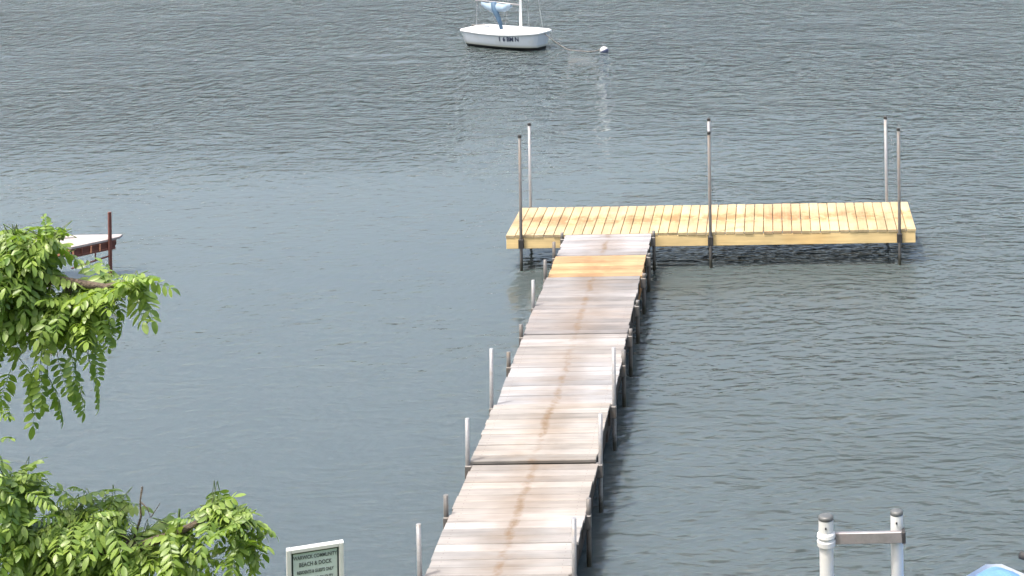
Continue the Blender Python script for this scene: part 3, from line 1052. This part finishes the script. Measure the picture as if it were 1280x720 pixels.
# drooping leaves along the lower rim, and single sprigs
droops = [((40, 432), (62, 478)), ((58, 470), (82, 522)), ((72, 435), (90, 480)), ((85, 468), (107, 520)), ((95, 430), (112, 468)), ((105, 455), (131, 500)), ((118, 420), (128, 462)),
          ((30, 445), (4, 488)), ((42, 455), (22, 498)), ((12, 440), (-12, 470)), ((60, 440), (70, 490)), ((160, 350), (196, 372)), ((155, 360), (192, 398)), ((170, 345), (186, 345)),
          ((150, 375), (164, 412)), ((135, 385), (146, 425)), ((70, 292), (62, 266)), ((40, 300), (28, 278)), ((78, 300), (82, 278)),
          ((-20, 520), (4, 505)), ((-6, 548), (16, 528)), ((-14, 545), (10, 560)), ((-25, 500), (-4, 522)), ((-10, 590), (30, 585)), ((40, 452), (58, 512)), ((150, 345), (178, 338)), ((-14, 580), (14, 562)), ((30, 608), (66, 594)), ((60, 632), (72, 626)), ((92, 630), (84, 612)), ((120, 630), (152, 618)),
          ((255, 640), (237, 634)), ((285, 645), (318, 660)), ((298, 668), (316, 700)), ((288, 690), (296, 728)), ((258, 690), (276, 722)), ((278, 655), (300, 690))]
for i, ((ax, ay), (bx_, by)) in enumerate(droops):
    a = P(ax, ay, rt.uniform(-0.2, 0.15)); b2 = P(bx_, by, rt.uniform(-0.25, 0.1))
    ln = max((b2 - a).length, 0.12)
    leaves.append((orient(a, b2 - a, rt.uniform(-0.4, 0.4), min(1.1, ln / 0.27)), rt.randrange(8)))
    bough = 0 if ay < 545 else 1
    best = min(clusters, key=lambda q: (q[0] - ax) ** 2 + (q[1] - ay) ** 2 + (0 if q[5] == bough else 1e6))
    cc = P(best[0], best[1])
    twigs[bough].append((cc, cc.lerp(a, 0.5) + Vector((0, 0, 0.02)), a))

# boughs
hubs = ([Vector((TX, TY, 4.2)), Vector((-4.75, 9.55, 4.85)), P(-40, 350), P(30, 345), P(85, 355), P(130, 362), P(165, 355)],
        [Vector((TX, TY, 2.7)), Vector((-4.8, 9.6, 3.1)), P(-60, 680), P(20, 680), P(95, 690), P(165, 688), P(215, 672), P(258, 652), P(290, 660)])
for bi, hub in enumerate(hubs):
    b = bmesh.new()
    n = len(hub)
    tube(b, hub, [0.05 * (1 - 0.9 * i / (n - 1)) + 0.004 for i in range(n)], 7)
    for cx, cy, rx, ry, k, bg_ in clusters:
        if bg_ != bi: continue
        c = P(cx, cy)
        h = min(hub, key=lambda q: (q - c).length)
        tube(b, [h, h.lerp(c, 0.5) + Vector((0, 0, -0.02)), c], [0.012, 0.009, 0.006], 5, cap=False)
    if bi == 1:        # bare twig standing out of the lower bough
        tube(b, [P(160, 680), P(170, 650), P(169, 632), P(172, 613)], [0.008, 0.006, 0.004, 0.006], 5)
        tube(b, [P(170, 632), P(178, 640), P(182, 652), P(194, 634)], [0.004, 0.0035, 0.003, 0.002], 4)
    for v in b.verts: v.co -= TB
    obj('branch', b, M['bark'], tree, smooth=True)
    b = bmesh.new()
    for c, mid, base in twigs[bi]:
        tube(b, [c - TB, c.lerp(base, 0.5) - TB, base - TB], [0.0035, 0.0026, 0.0018], 3, cap=False)
    tag(obj('twigs', b, M['twig'], tree, smooth=True), kind='stuff')

b = bmesh.new()
tube(b, [(0, 0, -0.3), (0.02, 0.0, 0.3), (-0.03, 0.03, 1.3), (0.02, 0.0, 2.6), (-0.08, 0.05, 4.2), (-0.02, 0.0, 5.2)], [0.20, 0.15, 0.125, 0.10, 0.06, 0.02], 12)
for d in ((-1.4, 0.3, 1.0), (-0.9, -1.0, 1.2), (0.3, 1.2, 1.3), (-0.6, 0.9, 1.5), (0.4, -0.8, 1.4)):
    a = Vector((0, 0, random.uniform(2.3, 4.0)))
    tube(b, [a, a + Vector(d) * 0.5 + Vector((0, 0, 0.08)), a + Vector(d)], [0.05, 0.03, 0.01], 6)
obj('trunk', b, M['bark'], tree, smooth=True)

# the leaves that show largest are objects of their own; the rest of the crown is one mass
leaves.sort(key=lambda q: q[0].translation.y + (5 if q[0].translation.x < -4.1 else 0))
single = leaves[:300]
rest = leaves[300:]
for mtx, vi in single:
    o = bpy.data.objects.new('leaf', FM[vi])
    link(o, tree)
    o.matrix_local = Matrix.Translation(-TB) @ mtx
for k in range(420):   # the crown beyond the frame
    th = rt.uniform(0, 2 * math.pi); rr_ = rt.uniform(0.2, 1.7); zz = rt.uniform(3.6, 7.2)
    pos = Vector((TX - 0.55 + rr_ * math.cos(th) * 0.9, TY + rr_ * math.sin(th), zz))
    if pos.x > -0.43 * pos.y - 0.45: continue
    out = Vector((math.cos(th), math.sin(th), rt.uniform(-0.8, 0.2)))
    rest.append((orient(pos, out, rt.uniform(-.5, .5), rt.uniform(0.8, 1.15)), rt.randrange(8)))
V, F, T = [], [], []
for mtx, vi in rest:
    v, f, t = FR[vi]
    o0 = len(V)
    mm = Matrix.Translation(-TB) @ mtx
    V.extend([tuple(mm @ x) for x in v]); F.extend([tuple(i + o0 for i in q) for q in f]); T.extend(t)
o = obj('crown', frond_mesh(([Vector(x) for x in V], F, T), 'crown'), None, tree)
tag(o, kind='stuff')
